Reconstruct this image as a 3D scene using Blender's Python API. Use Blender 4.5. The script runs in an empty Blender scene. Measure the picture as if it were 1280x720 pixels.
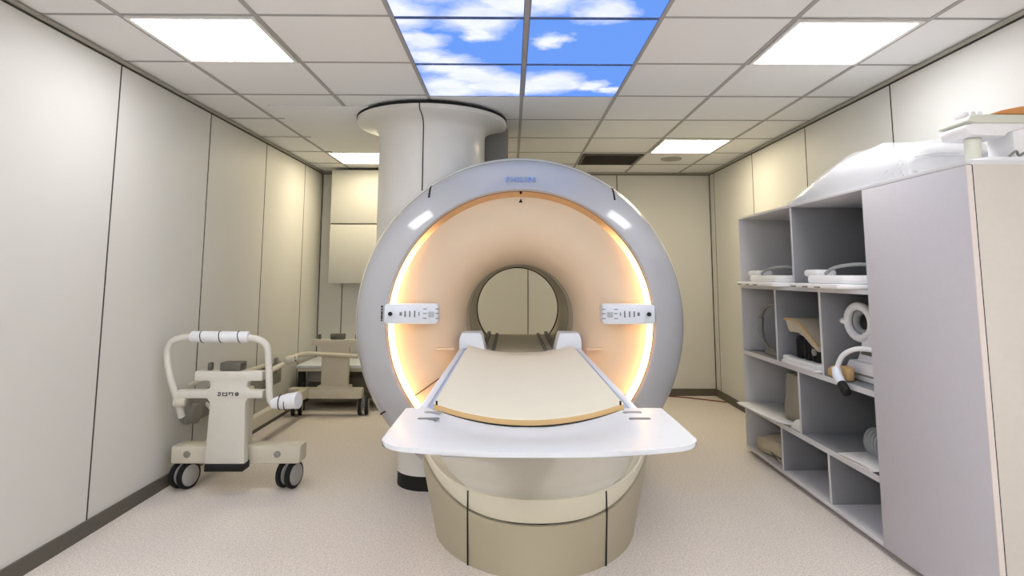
import bpy, bmesh, math, random
from mathutils import Vector, Matrix, noise
random.seed(7)
S = bpy.context.scene
COL = S.collection
PI = math.pi
CAMZ = 1.2755
CEIL = 2.417
XL, XR, YB, YF = -2.0845, 2.2149, 6.726, -2.6
GX, GY, GT = 0.0699, 2.5958, 0.6          # ceiling grid origin and module

# ------------------------------------------------------------------ materials
def lin(c):
    return tuple(((v / 255) / 12.92 if v / 255 <= .04045 else ((v / 255 + .055) / 1.055) ** 2.4) for v in c)
MATS = {}
def mat(name, rgb, rough=.5, spec=.5, metal=0, coat=0, var=.03, scale=40, bump=0, bscale=200, alpha=None, trans=0, sheen=0):
    if name in MATS: return MATS[name]
    m = bpy.data.materials.new(name); m.use_nodes = True
    nt = m.node_tree; b = nt.nodes['Principled BSDF']
    c = lin(rgb)
    tc = nt.nodes.new('ShaderNodeNewGeometry')
    nz = nt.nodes.new('ShaderNodeTexNoise'); nz.inputs['Scale'].default_value = scale; nz.inputs['Detail'].default_value = 4
    nt.links.new(tc.outputs['Position'], nz.inputs['Vector'])
    mx = nt.nodes.new('ShaderNodeMix'); mx.data_type = 'RGBA'
    mx.inputs[6].default_value = tuple(max(0, v * (1 - var)) for v in c) + (1,)
    mx.inputs[7].default_value = tuple(min(1, v * (1 + var)) for v in c) + (1,)
    nt.links.new(nz.outputs['Fac'], mx.inputs[0])
    nt.links.new(mx.outputs[2], b.inputs['Base Color'])
    b.inputs['Roughness'].default_value = rough
    b.inputs['Specular IOR Level'].default_value = spec
    b.inputs['Metallic'].default_value = metal
    b.inputs['Coat Weight'].default_value = coat
    b.inputs['Coat Roughness'].default_value = .08
    b.inputs['Transmission Weight'].default_value = trans
    if bump:
        n2 = nt.nodes.new('ShaderNodeTexNoise'); n2.inputs['Scale'].default_value = bscale; n2.inputs['Detail'].default_value = 3
        nt.links.new(tc.outputs['Position'], n2.inputs['Vector'])
        bp = nt.nodes.new('ShaderNodeBump'); bp.inputs['Strength'].default_value = bump; bp.inputs['Distance'].default_value = .01
        nt.links.new(n2.outputs['Fac'], bp.inputs['Height']); nt.links.new(bp.outputs['Normal'], b.inputs['Normal'])
    MATS[name] = m
    return m

def emit(name, rgb, strength):
    if name in MATS: return MATS[name]
    m = bpy.data.materials.new(name); m.use_nodes = True
    nt = m.node_tree; nt.nodes.clear()
    o = nt.nodes.new('ShaderNodeOutputMaterial'); e = nt.nodes.new('ShaderNodeEmission')
    e.inputs['Color'].default_value = tuple(rgb) + (1,); e.inputs['Strength'].default_value = strength
    nt.links.new(e.outputs[0], o.inputs[0]); MATS[name] = m
    return m

def floor_mat():
    m = bpy.data.materials.new('speckled_vinyl'); m.use_nodes = True
    nt = m.node_tree; b = nt.nodes['Principled BSDF']; b.inputs['Roughness'].default_value = .55
    b.inputs['Specular IOR Level'].default_value = .3
    g = nt.nodes.new('ShaderNodeNewGeometry')
    n1 = nt.nodes.new('ShaderNodeTexNoise'); n1.inputs['Scale'].default_value = 140; n1.inputs['Detail'].default_value = 3
    n2 = nt.nodes.new('ShaderNodeTexNoise'); n2.inputs['Scale'].default_value = 60; n2.inputs['Detail'].default_value = 2
    r1 = nt.nodes.new('ShaderNodeValToRGB')
    e = r1.color_ramp.elements
    e[0].position = .36; e[0].color = lin((210, 199, 190)) + (1,)
    e[1].position = .66; e[1].color = lin((247, 240, 235)) + (1,)
    x = e.new(.5); x.color = lin((236, 227, 220)) + (1,)
    mx = nt.nodes.new('ShaderNodeMix'); mx.data_type = 'RGBA'; mx.blend_type = 'MULTIPLY'; mx.inputs[0].default_value = .25
    for n in (n1, n2): nt.links.new(g.outputs['Position'], n.inputs['Vector'])
    nt.links.new(n1.outputs['Fac'], r1.inputs[0]); nt.links.new(r1.outputs[0], mx.inputs[6]); nt.links.new(n2.outputs['Fac'], mx.inputs[7])
    nt.links.new(mx.outputs[2], b.inputs['Base Color'])
    bp = nt.nodes.new('ShaderNodeBump'); bp.inputs['Strength'].default_value = .15; bp.inputs['Distance'].default_value = .004
    nt.links.new(n1.outputs['Fac'], bp.inputs['Height']); nt.links.new(bp.outputs[0], b.inputs['Normal'])
    return m

def sky_mat():
    """back-lit printed sky: white clouds on blue, laid out over the ceiling"""
    m = bpy.data.materials.new('printed_sky'); m.use_nodes = True
    nt = m.node_tree; nt.nodes.clear(); N = nt.nodes.new; L = nt.links.new
    o = N('ShaderNodeOutputMaterial'); em = N('ShaderNodeEmission'); L(em.outputs[0], o.inputs[0])
    g = N('ShaderNodeNewGeometry')
    wn = N('ShaderNodeTexNoise'); wn.inputs['Scale'].default_value = 5; wn.inputs['Detail'].default_value = 8; wn.inputs['Roughness'].default_value = .62
    L(g.outputs['Position'], wn.inputs['Vector'])
    # warp the position with noise
    sub = N('ShaderNodeVectorMath'); sub.operation = 'SUBTRACT'; sub.inputs[1].default_value = (.5, .5, .5); L(wn.outputs['Color'], sub.inputs[0])
    sc = N('ShaderNodeVectorMath'); sc.operation = 'SCALE'; sc.inputs['Scale'].default_value = .26; L(sub.outputs[0], sc.inputs[0])
    ad = N('ShaderNodeVectorMath'); ad.operation = 'ADD'; L(g.outputs['Position'], ad.inputs[0]); L(sc.outputs[0], ad.inputs[1])
    blobs = [(-.50, 2.55, .14), (-.46, 2.85, .12), (-.46, 3.08, .13), (-.36, 3.22, .15), (-.22, 3.38, .17), (-.10, 3.55, .2), (.04, 3.58, .16), (-.38, 3.62, .2),
             (-.14, 2.60, .16), (-.15, 2.76, .09), (.0, 2.44, .15), (.13, 2.40, .14), (.40, 2.52, .12), (.20, 2.86, .08), (.23, 3.52, .18), (.34, 3.56, .09), (.48, 3.57, .09), (.6, 3.66, .07),
             (-.3, 2.2, .2), (.3, 2.15, .2)]
    acc = None
    for bx_, by_, br in blobs:
        d = N('ShaderNodeVectorMath'); d.operation = 'DISTANCE'; d.inputs[1].default_value = (bx_, by_, CEIL - .01); L(ad.outputs[0], d.inputs[0])
        mr = N('ShaderNodeMapRange'); mr.inputs[1].default_value = br * 1.4; mr.inputs[2].default_value = br * .6; mr.inputs[3].default_value = 0; mr.inputs[4].default_value = 1
        L(d.outputs['Value'], mr.inputs[0])
        if acc is None: acc = mr.outputs[0]
        else:
            mm = N('ShaderNodeMath'); mm.operation = 'MAXIMUM'; L(acc, mm.inputs[0]); L(mr.outputs[0], mm.inputs[1]); acc = mm.outputs[0]
    mul = N('ShaderNodeMath'); mul.operation = 'MULTIPLY_ADD'; L(wn.outputs['Fac'], mul.inputs[0]); mul.inputs[1].default_value = .8; mul.inputs[2].default_value = .55
    mm = N('ShaderNodeMath'); mm.operation = 'MULTIPLY'; mm.use_clamp = True; L(acc, mm.inputs[0]); L(mul.outputs[0], mm.inputs[1])
    mx = N('ShaderNodeMix'); mx.data_type = 'RGBA'
    L(mm.outputs[0], mx.inputs[0])
    mx.inputs[6].default_value = lin((106, 154, 240)) + (1,)
    mx.inputs[7].default_value = lin((238, 242, 255)) + (1,)
    L(mx.outputs[2], em.inputs['Color']); em.inputs['Strength'].default_value = SKY_E
    return m

def strip_mat():
    """lit ring: the lamp inside is bright at the sides and below, dim over the top"""
    m = bpy.data.materials.new('ring_lamp'); m.use_nodes = True
    nt = m.node_tree; N = nt.nodes.new; L = nt.links.new
    b = nt.nodes['Principled BSDF']; b.inputs['Base Color'].default_value = lin((214, 168, 120)) + (1,); b.inputs['Roughness'].default_value = .4
    g = N('ShaderNodeNewGeometry'); s = N('ShaderNodeSeparateXYZ'); L(g.outputs['Position'], s.inputs[0])
    mr = N('ShaderNodeMapRange'); mr.interpolation_type = 'SMOOTHSTEP'
    mr.inputs[1].default_value = 1.62; mr.inputs[2].default_value = 1.12; mr.inputs[3].default_value = .0; mr.inputs[4].default_value = RING_E
    L(s.outputs[2], mr.inputs[0]); L(mr.outputs[0], b.inputs['Emission Strength'])
    b.inputs['Emission Color'].default_value = RING_C + (1,)
    return m


LIGHT_E, LIGHT_BACK_E, SKY_E, RING_E = 9.6, 14.5, .84, 8.0
LIGHT_FILL_E = 17.5
RING_C = (1.0, .54, .20)
EXPOSURE = 0.40

# ------------------------------------------------------------------ mesh builder
class MB:
    def __init__(s): s.v = []; s.f = []
    def add(s, vs, fs, M=None):
        o = len(s.v)
        for p in vs:
            p = Vector(p)
            if M is not None: p = M @ p
            s.v.append(p[:])
        for f in fs: s.f.append([i + o for i in f])
        return s
    def bm(s, b, M=None):
        b.verts.index_update()
        s.add([v.co[:] for v in b.verts], [[v.index for v in f.verts] for f in b.faces], M); b.free(); return s
    def box(s, c, d, bev=.004, M=None, seg=2, rz=0, rx=0, ry=0):
        b = bmesh.new(); bmesh.ops.create_cube(b, size=1)
        for v in b.verts: v.co = Vector((v.co.x * d[0], v.co.y * d[1], v.co.z * d[2]))
        bev = min(bev, .49 * min(d))
        if bev > 0: bmesh.ops.bevel(b, geom=b.edges[:], offset=bev, segments=seg, affect='EDGES', profile=.5)
        T = Matrix.Translation(c) @ Matrix.Rotation(rz, 4, 'Z') @ Matrix.Rotation(ry, 4, 'Y') @ Matrix.Rotation(rx, 4, 'X')
        if M is not None: T = M @ T
        return s.bm(b, T)
    def b2(s, x0, x1, y0, y1, z0, z1, bev=.003):
        return s.box(((x0 + x1) / 2, (y0 + y1) / 2, (z0 + z1) / 2), (x1 - x0, y1 - y0, z1 - z0), bev)
    def loft(s, rings, closed=True, caps=True, M=None):
        n = len(rings[0]); vs = [p for r in rings for p in r]; fs = []
        for i in range(len(rings) - 1):
            for j in range(n if closed else n - 1):
                a = i * n + j; b = i * n + (j + 1) % n
                fs.append([a, b, b + n, a + n])
        if caps and closed:
            fs.append(list(range(n))[::-1]); fs.append(list(range((len(rings) - 1) * n, len(rings) * n)))
        return s.add(vs, fs, M)
    def cyl(s, p0, p1, r, r2=None, seg=20, bev=0):
        p0 = Vector(p0); p1 = Vector(p1); d = (p1 - p0); ln = d.length; d.normalize()
        a = d.orthogonal().normalized(); b = d.cross(a)
        r2 = r if r2 is None else r2
        st = [(0, r), (ln, r2)]
        if bev: st = [(0, r - bev), (bev * .3, r - bev * .3), (bev, r), (ln - bev, r2), (ln - bev * .3, r2 - bev * .3), (ln, r2 - bev)]
        rings = [[(p0 + d * t + (a * math.cos(2 * PI * k / seg) + b * math.sin(2 * PI * k / seg)) * rr)[:] for k in range(seg)] for t, rr in st]
        return s.loft(rings)
    def tube(s, pts, r, seg=10, closed=False, smooth=0, flat=None):
        P = [Vector(p) for p in pts]
        if smooth: P = catmull(P, smooth, closed)
        n = len(P); rings = []
        t0 = (P[1] - P[0]).normalized(); nrm = t0.orthogonal().normalized()
        for i in range(n):
            if closed: t = (P[(i + 1) % n] - P[i - 1]).normalized()
            else: t = (P[min(i + 1, n - 1)] - P[max(i - 1, 0)]).normalized()
            nrm = (nrm - t * nrm.dot(t)).normalized(); bn = t.cross(nrm)
            rr = r[i] if isinstance(r, (list, tuple)) else r
            rings.append([(P[i] + (nrm * math.cos(2 * PI * k / seg) + bn * math.sin(2 * PI * k / seg)) * rr)[:] for k in range(seg)])
        if closed: rings.append(rings[0])
        return s.loft(rings, True, not closed)
    def lathe(s, prof, o, axis='Z', seg=64, a0=0, a1=2 * PI, clipz=None):
        full = abs(a1 - a0 - 2 * PI) < 1e-6
        n = seg if full else seg + 1
        rings = []
        for r, h in prof:
            ring = []
            for k in range(n):
                a = a0 + (a1 - a0) * k / seg
                if axis == 'Y': p = [o[0] + r * math.cos(a), h, o[2] + r * math.sin(a)]
                else: p = [o[0] + r * math.cos(a), o[1] + r * math.sin(a), h]
                if clipz is not None: p[2] = max(p[2], clipz)
                ring.append(p)
            rings.append(ring)
        return s.loft(rings, full, False)
    def prism(s, poly, lo, hi, plane='XY', bev=0, M=None):
        b = bmesh.new()
        f3 = {'XY': lambda a, c, h: (a, c, h), 'XZ': lambda a, c, h: (a, h, c), 'YZ': lambda a, c, h: (h, a, c)}[plane]
        A = [b.verts.new(f3(p[0], p[1], lo)) for p in poly]; B = [b.verts.new(f3(p[0], p[1], hi)) for p in poly]
        n = len(poly); b.faces.new(A); b.faces.new(B[::-1])
        for i in range(n): b.faces.new([A[i], B[i], B[(i + 1) % n], A[(i + 1) % n]])
        bmesh.ops.recalc_face_normals(b, faces=b.faces[:])
        if bev: bmesh.ops.bevel(b, geom=b.edges[:], offset=bev, segments=2, affect='EDGES', profile=.5)
        return s.bm(b, M)
    def sphere(s, c, d, u=20, v=12):
        b = bmesh.new(); bmesh.ops.create_uvsphere(b, u_segments=u, v_segments=v, radius=.5)
        return s.bm(b, Matrix.Translation(c) @ Matrix.Diagonal((d[0], d[1], d[2], 1)))

def catmull(P, k, closed=False):
    out = []; n = len(P)
    for i in range(n if closed else n - 1):
        g = (lambda j: P[j % n]) if closed else (lambda j: P[max(0, min(n - 1, j))])
        p0, p1, p2, p3 = g(i - 1), g(i), g(i + 1), g(i + 2)
        for j in range(k):
            t = j / k
            out.append(.5 * ((2 * p1) + (p2 - p0) * t + (2 * p0 - 5 * p1 + 4 * p2 - p3) * t * t + (3 * p1 - p0 - 3 * p2 + p3) * t ** 3))
    if not closed: out.append(P[-1])
    return out

def rrect(w, h, r, n=6, cx=0, cy=0):
    pts = []
    for sx, sy, a in ((1, 1, 0), (-1, 1, PI / 2), (-1, -1, PI), (1, -1, 3 * PI / 2)):
        for k in range(n + 1):
            t = a + PI / 2 * k / n
            pts.append((cx + sx * (w / 2 - r) + r * math.cos(t), cy + sy * (h / 2 - r) + r * math.sin(t)))
    return pts

def link_mesh(name, mb, material, parent=None, origin=(0, 0, 0), sharp=38):
    me = bpy.data.meshes.new(name)
    o = Vector(origin)
    me.from_pydata([(Vector(v) - o)[:] for v in mb.v], [], mb.f)
    b = bmesh.new(); b.from_mesh(me)
    bmesh.ops.remove_doubles(b, verts=b.verts[:], dist=1e-5)
    bmesh.ops.recalc_face_normals(b, faces=b.faces[:]); b.to_mesh(me); b.free()
    me.polygons.foreach_set('use_smooth', [True] * len(me.polygons))
    me.set_sharp_from_angle(angle=math.radians(sharp))
    me.materials.append(material)
    ob = bpy.data.objects.new(name, me); COL.objects.link(ob)
    if parent: ob.parent = parent
    return ob

class Thing:
    """an Empty at the thing's base that parents its parts (meshes given in world coordinates)"""
    def __init__(s, name, label, cat, loc, group=None):
        s.o = bpy.data.objects.new(name, None); COL.objects.link(s.o)
        s.loc = Vector(loc); s.o.location = loc; s.o.empty_display_size = .1
        s.o['label'] = label; s.o['category'] = cat
        if group: s.o['group'] = group
    def part(s, name, mb, material, parent=None, label=None, sharp=38):
        ob = link_mesh(name, mb, material, parent or s.o, s.loc, sharp)
        if label: ob['label'] = label
        return ob
def solo(name, label, cat, mb, material, loc, group=None, sharp=38):
    ob = link_mesh(name, mb, material, None, loc, sharp); ob.location = loc
    ob['label'] = label; ob['category'] = cat
    if group: ob['group'] = group
    return ob
def struct(name, mb, material, parent=None):
    ob = link_mesh(name, mb, material, parent)
    ob['kind'] = 'structure'
    return ob

# ------------------------------------------------------------------ palette
M_wall = mat('wall_panel', (214, 213, 209), .5, .35, var=.02, scale=3, bump=.04, bscale=90)
M_duct = mat('duct_panel', (192, 192, 188), .5, .35)
M_seam = mat('panel_seam', (62, 60, 54), .7, .2)
M_ceil = mat('ceiling_tile', (234, 235, 235), .9, .1, var=.03, scale=120, bump=.08, bscale=300)
M_tbar = mat('ceiling_bar', (166, 165, 164), .6, .3)
M_skirt = mat('skirting', (96, 92, 84), .6, .3)
M_corn = mat('cornice', (170, 167, 158), .6, .3)
M_lfr = mat('light_frame', (230, 230, 228), .5)
M_white = mat('white_plastic', (220, 226, 236), .35, .5, coat=.15)
M_whitep = mat('white_paint', (212, 210, 204), .45, .5)
M_ring = mat('lacquer_grey', (180, 181, 186), .4, .5, coat=1.0, var=.01)
M_body = mat('cover_grey', (222, 220, 215), .4, .5, coat=.2, var=.01)
M_fun = mat('cream_cover', (226, 206, 180), .5, .4, var=.02, scale=8)
M_bore = mat('bore_liner', (206, 196, 172), .5, .4, var=.02)
M_black = mat('black_rubber', (26, 25, 26), .6, .3)
M_dark = mat('dark_gap', (38, 36, 34), .7, .2)
M_blue = mat('pale_blue_strip', (176, 192, 222), .45)
M_pad = mat('cream_vinyl', (232, 226, 208), .6, .3, var=.02, scale=12)
M_tan = mat('tan_vinyl', (206, 172, 122), .55, .35)
M_cream = mat('cream_shell', (212, 206, 186), .45, .4, var=.015)
M_khaki = mat('pedestal_shell', (178, 169, 146), .5, .4, var=.015)
M_cab = mat('cabinet_laminate', (214, 213, 217), .5, .35, var=.015, scale=20)
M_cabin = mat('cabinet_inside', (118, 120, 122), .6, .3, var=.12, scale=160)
M_cabsh = mat('cabinet_shelf', (142, 143, 147), .55, .35, var=.06, scale=120)
M_cabend = mat('cabinet_end', (206, 200, 192), .5, .35)
M_trol = mat('trolley_paint', (204, 198, 182), .5, .4, var=.04, scale=30)
M_tlight = mat('trolley_light', (212, 209, 200), .45, .4, var=.03)
M_foam = mat('white_foam', (226, 227, 231), .7, .2)
M_rim = mat('wheel_disc', (168, 166, 164), .45)
M_steel = mat('steel', (170, 170, 172), .35, .5, metal=.6)
M_gbox = mat('grey_plastic', (134, 132, 126), .55)
M_dgrey = mat('dark_grey_plastic', (92, 90, 80), .5)
M_logo = mat('emblem_ink', (50, 50, 62), .6)
M_letter = mat('lettering_blue', (136, 164, 220), .4)
M_icon = mat('icon_grey', (120, 124, 128), .6)
M_pap = mat('paper_white', (226, 226, 226), .7)
M_grey = mat('grey_frame', (150, 154, 156), .5)
M_cush = mat('grey_cushion', (160, 154, 140), .8, .2)
M_beige = mat('beige_foam', (196, 186, 164), .8, .2)
M_coil = mat('coil_white', (240, 240, 243), .4, .5, coat=.1)
M_orange = mat('orange_pad', (214, 150, 92), .6, .3)
M_redc = mat('red_cable', (120, 48, 36), .5)
M_vent = mat('vent_slat', (84, 78, 70), .6)
M_ventin = mat('vent_inside', (40, 38, 34), .8)

# ------------------------------------------------------------------ the room
def slab(name, x0, x1, y0, y1, z0, z1, m):
    mb = MB(); mb.b2(x0, x1, y0, y1, z0, z1, 0); return struct(name, mb, m)
W = .12
slab('floor', XL - W, XR + W, YF - W, YB + W, -.1, 0, floor_mat())
slab('ceiling', XL - W, XR + W, YF - W, YB + W, CEIL, CEIL + .1, M_ceil)
slab('wall_left', XL - W, XL, YF - W, YB + W, 0, CEIL, M_wall)
slab('wall_right', XR, XR + W, YF - W, YB + W, 0, CEIL, M_wall)
slab('wall_back', XL, XR, YB, YB + W, 0, CEIL, M_wall)
slab('wall_front', XL, XR, YF - W, YF, 0, CEIL, M_wall)
slab('baseboard_left', XL, XL + .012, YF, YB, 0, .074, M_skirt)
slab('baseboard_right', XR - .012, XR, YF, YB, 0, .074, M_skirt)
slab('baseboard_back', XL + .012, XR - .012, YB - .012, YB, 0, .074, M_skirt)
# panel joints on the walls
mb = MB()
for y in (-1.8, -.8, .2, 1.2, 2.2, 3.187, 4.176, 5.157, 6.145): mb.b2(XL - .002, XL + .0015, y - .0045, y + .0045, .074, CEIL - .03, 0)
struct('trim_1', mb, M_seam)
mb = MB()
for y in (-1.54, -.54, .46, 1.46, 2.46, 3.457, 4.497, 5.515, 6.577): mb.b2(XR - .0015, XR + .002, y - .0045, y + .0045, .074, CEIL - .03, 0)
struct('trim_2', mb, M_seam)
mb = MB()
for x in (-1.829, -.8, .192, 1.181): mb.b2(x - .0045, x + .0045, YB - .0015, YB + .002, .074, CEIL - .03, 0)
mb.b2(XL, XL + .008, YB - .008, YB, .074, CEIL - .03, 0); mb.b2(XR - .008, XR, YB - .008, YB, .074, CEIL - .03, 0)
struct('trim_3', mb, M_seam)
# shadow-gap cornice
mb = MB(); mb2 = MB()
for x0, x1 in ((XL, XL + .02), (XR - .02, XR)):
    mb.b2(x0, x1, YF, YB, CEIL - .022, CEIL - .006, 0)
    mb2.b2(min(x0, x1 - .006) if x0 < 0 else x1 - .006, x0 + .006 if x0 < 0 else x1, YF, YB, CEIL - .03, CEIL, 0)
mb.b2(XL + .02, XR - .02, YB - .02, YB, CEIL - .022, CEIL - .006, 0)
mb2.b2(XL, XR, YB - .006, YB, CEIL - .03, CEIL, 0)
struct('trim_4', mb, M_corn); struct('trim_5', mb2, M_seam)
# ceiling bars
mb = MB()
for k in range(-3, 4):
    x = GX + GT * k; mb.b2(x - .011, x + .011, YF, YB, CEIL - .004, CEIL + .002, 0)
for k in range(-8, 7):
    y = GY + GT * k; mb.b2(XL, XR, y - .006, y + .006, CEIL - .0045, CEIL + .002, 0)
struct('trim_6', mb, M_tbar)
# plain flush ceiling panel beside the service column
mb = MB(); mb.b2(-1.645, -.28, 4.05, 5.58, CEIL - .012, CEIL - .001, .003)
struct('trim_7', mb, M_ceil)

# ------------------------------------------------------------------ ceiling lights, sky panels, vent
E_front = emit('lamp_white', (.985, .985, 1.0), LIGHT_E)
E_fill = emit('fill_lamp', (.985, .985, 1.0), LIGHT_FILL_E)  # for unseen panels added over and behind the viewer to fill the room
E_back = emit('lamp_warm', (1.0, .87, .60), LIGHT_BACK_E)
def ceiling_light(kx, ky, e, label):
    x0 = GX + GT * kx; y0 = GY + GT * ky
    t = Thing('ceiling_light', label, 'ceiling light', (x0 + .3, y0 + .3, CEIL - .012), 'square ceiling lights')
    f = MB()
    a = .013; w = .018
    f.b2(x0 + a, x0 + a + w, y0 + a, y0 + .6 - a, CEIL - .012, CEIL - .0005, .002); f.b2(x0 + .6 - a - w, x0 + .6 - a, y0 + a, y0 + .6 - a, CEIL - .012, CEIL - .0005, .002)
    f.b2(x0 + a + w, x0 + .6 - a - w, y0 + a, y0 + a + w, CEIL - .012, CEIL - .0005, .002); f.b2(x0 + a + w, x0 + .6 - a - w, y0 + .6 - a - w, y0 + .6 - a, CEIL - .012, CEIL - .0005, .002)
    t.part('frame', f, M_lfr)
    d = MB(); q = a + w; d.b2(x0 + q, x0 + .6 - q, y0 + q, y0 + .6 - q, CEIL - .009, CEIL - .001, .001)
    t.part('diffuser', d, e)
ceiling_light(-3, 0, E_front, 'square ceiling light near the left wall, closest to the viewer')
ceiling_light(2, 0, E_front, 'square ceiling light near the right wall, closest to the viewer')
ceiling_light(-3, 5, E_back, 'small looking ceiling light at the back, left of the white service column')
ceiling_light(2, 4, E_back, 'ceiling light at the back right, next to the dark vent')
for row, wd in ((-4, 'just above'), (-6, 'shortly behind'), (-8, 'well behind')):
    for cx_, side in ((-3, 'left'), (2, 'right')):
        ceiling_light(cx_, row, E_fill, 'added square fill light %s the viewer on the %s, outside the picture' % (wd, side))
M_sky = sky_mat()
SKYL = {(-1, -1): 'sky picture panel at the top edge of the photo, left of the centre bar',
        (0, -1): 'sky picture panel at the top edge of the photo, right of the centre bar',
        (-1, 0): 'middle left sky panel with a white cloud along its left edge', (0, 0): 'middle right sky panel, mostly plain blue with a wisp of cloud',
        (-1, 1): 'sky panel nearest the white service column, filled with white cloud', (0, 1): 'far right sky panel with a round cloud at its left corner'}
for (kx, ky), lb in SKYL.items():
    x0 = GX + GT * kx; y0 = GY + GT * ky
    t = Thing('sky_panel', 'backlit ' + lb, 'ceiling panel', (x0 + .3, y0 + .3, CEIL - .012), 'sky picture ceiling panels')
    d = MB(); d.b2(x0 + .013, x0 + .587, y0 + .011, y0 + .589, CEIL - .009, CEIL - .001, .001)
    t.part('picture', d, M_sky)
    f = MB()
    for xx in (x0 + .0115, x0 + .5845): f.b2(xx, xx + .004, y0 + .011, y0 + .589, CEIL - .011, CEIL - .001, .0005)
    for yy in (y0 + .0095, y0 + .5865): f.b2(x0 + .0115, x0 + .5885, yy, yy + .004, CEIL - .011, CEIL - .001, .0005)
    t.part('edge_frame', f, mat('blue_frame', (100, 126, 190), .5))
# vent
t = Thing('air_vent', 'dark slatted air vent in the ceiling behind the scanner', 'vent', (.967, 5.93, CEIL - .01))
x0, x1, y0, y1 = .685, 1.255, 5.66, 6.185
f = MB()
for a in ((x0, x0 + .025, y0, y1), (x1 - .025, x1, y0, y1), (x0, x1, y0, y0 + .025), (x0, x1, y1 - .025, y1)): f.b2(*a, CEIL - .014, CEIL - .001, .002)
t.part('frame', f, M_vent)
b = MB(); b.b2(x0 + .02, x1 - .02, y0 + .02, y1 - .02, CEIL - .004, CEIL - .001, 0); t.part('backing', b, M_ventin)
for k in range(14):
    sl = MB(); y = y0 + .045 + k * (y1 - y0 - .09) / 13
    sl.box(((x0 + x1) / 2, y, CEIL - .0095), (x1 - x0 - .05, .022, .003), .001, rx=math.radians(14)); t.part('slat', sl, M_vent)
# round ceiling speaker
t = Thing('ceiling_speaker', 'round flush speaker in the ceiling tile beside the dark vent', 'speaker', (1.575, 5.9, CEIL))
b = MB(); b.lathe([(0, CEIL - .012), (.085, CEIL - .012), (.1, CEIL - .008), (.1, CEIL - .001)], (1.575, 5.9, 0), 'Z', 40); t.part('rim', b, M_corn)
b = MB(); b.lathe([(0, CEIL - .0145), (.07, CEIL - .0145), (.078, CEIL - .012)], (1.575, 5.9, 0), 'Z', 40); t.part('grille', b, mat('speaker_grille', (170, 168, 158), .7, bump=.4, bscale=500))

# boxed duct in the back left corner
t = Thing('duct_box', 'pale boxed duct hanging from the ceiling in the back left corner', 'duct', (-1.45, 6.58, 1.19))
x0, x1, y0 = -1.9, -1.0, 6.44
b = MB(); b.b2(x0 + .004, x1 - .004, y0 + .004, YB - .002, 1.2, CEIL - .03, .002); t.part('carcass', b, M_seam)
b = MB(); b.b2(x0, x1, y0, YB - .01, 1.818, CEIL - .028, .004); t.part('upper_panel', b, M_duct)
b = MB(); b.b2(x0, x1, y0, YB - .01, 1.19, 1.805, .004); t.part('lower_panel', b, M_duct)

# ------------------------------------------------------------------ the scanner
GXc, GZc = .061, 1.0
G = (GXc, 0, GZc)
t = Thing('mri_scanner', 'large round grey scanner with a glowing ring and a round bore', 'scanner', (GXc, 4.4, 0))
CLIP = .035
fr = MB()
fr.lathe([(.778, 3.69), (.778, 3.625), (.781, 3.606), (.788, 3.60), (.80, 3.603), (.83, 3.6145), (.86, 3.629), (.89, 3.6455), (.92, 3.665), (.945, 3.685), (.965, 3.706), (.98, 3.73), (.99, 3.757), (.994, 3.79), (.985, 3.793), (.9, 3.793), (.80, 3.70)], G, 'Y', 128, clipz=CLIP)
ring = t.part('front_ring', fr, M_ring, sharp=50)
bd = MB()
bd.lathe([(.9, 3.80), (.995, 3.80), (1.012, 3.83), (1.036, 3.93), (1.05, 4.05), (1.054, 4.2), (1.052, 4.6), (1.04, 4.9), (.98, 5.1), (.85, 5.24), (.65, 5.31), (.45, 5.325), (.37, 5.30), (.345, 5.26)], G, 'Y', 128, clipz=CLIP)
t.part('body_shell', bd, M_body, sharp=50)
gp = MB(); gp.lathe([(.975, 3.785), (.990, 3.7965), (.975, 3.81)], G, 'Y', 128, clipz=CLIP); t.part('joint_gap', gp, M_dark)
fn = MB()
prof = [(.775, 3.69), (.74, 3.692), (.68, 3.696), (.62, 3.705), (.565, 3.72), (.515, 3.742), (.475, 3.77), (.44, 3.805), (.408, 3.855), (.383, 3.91), (.364, 3.965), (.353, 4.01), (.349, 4.04)]
fn.lathe(prof, G, 'Y', 128, clipz=CLIP)
fun = t.part('funnel', fn, M_fun, sharp=60)
for a in (math.radians(214.5), math.radians(-34.5)):
    sm = MB(); c, s_ = math.cos(a), math.sin(a)
    pts = [(GXc + r * c, y - .001, GZc + r * s_) for r, y in prof[:8]]
    sm.tube(pts, .0035, 6); t.part('panel_joint', sm, mat('brown_gap', (96, 66, 36), .7), fun)
br = MB(); br.lathe([(.349, 4.04), (.346, 4.05), (.346, 5.255)], G, 'Y', 128); bore = t.part('bore_tube', br, M_bore, sharp=60)
for y, r in ((4.045, .348), (4.35, .346)):
    g2 = MB(); g2.lathe([(r, y), (r - .003, y + .002), (r - .003, y + .006), (r, y + .008)], G, 'Y', 96); t.part('liner_joint', g2, M_gbox, bore)
g2 = MB(); g2.lathe([(.346, 5.235), (.338, 5.238), (.338, 5.262), (.352, 5.272)], G, 'Y', 96); t.part('bore_edge', g2, M_black, bore)
# bed bridge and rails inside the bore
bb = MB()
arc = [(GXc + .343 * math.cos(a), GZc + .343 * math.sin(a)) for a in [math.radians(218 + 104 * k / 24) for k in range(25)]]
bb.prism(arc, 3.99, 5.2, 'XZ'); t.part('bore_floor', bb, M_bore, bore)
for sx in (-1, 1):
    for xo in (.235, .17):
        r_ = MB(); r_.b2(GXc + sx * xo - .012, GXc + sx * xo + .012, 3.99, 5.19, .786, .80 if xo < .2 else .815, .003); t.part('bed_rail', r_, M_gbox, bore)
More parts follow.
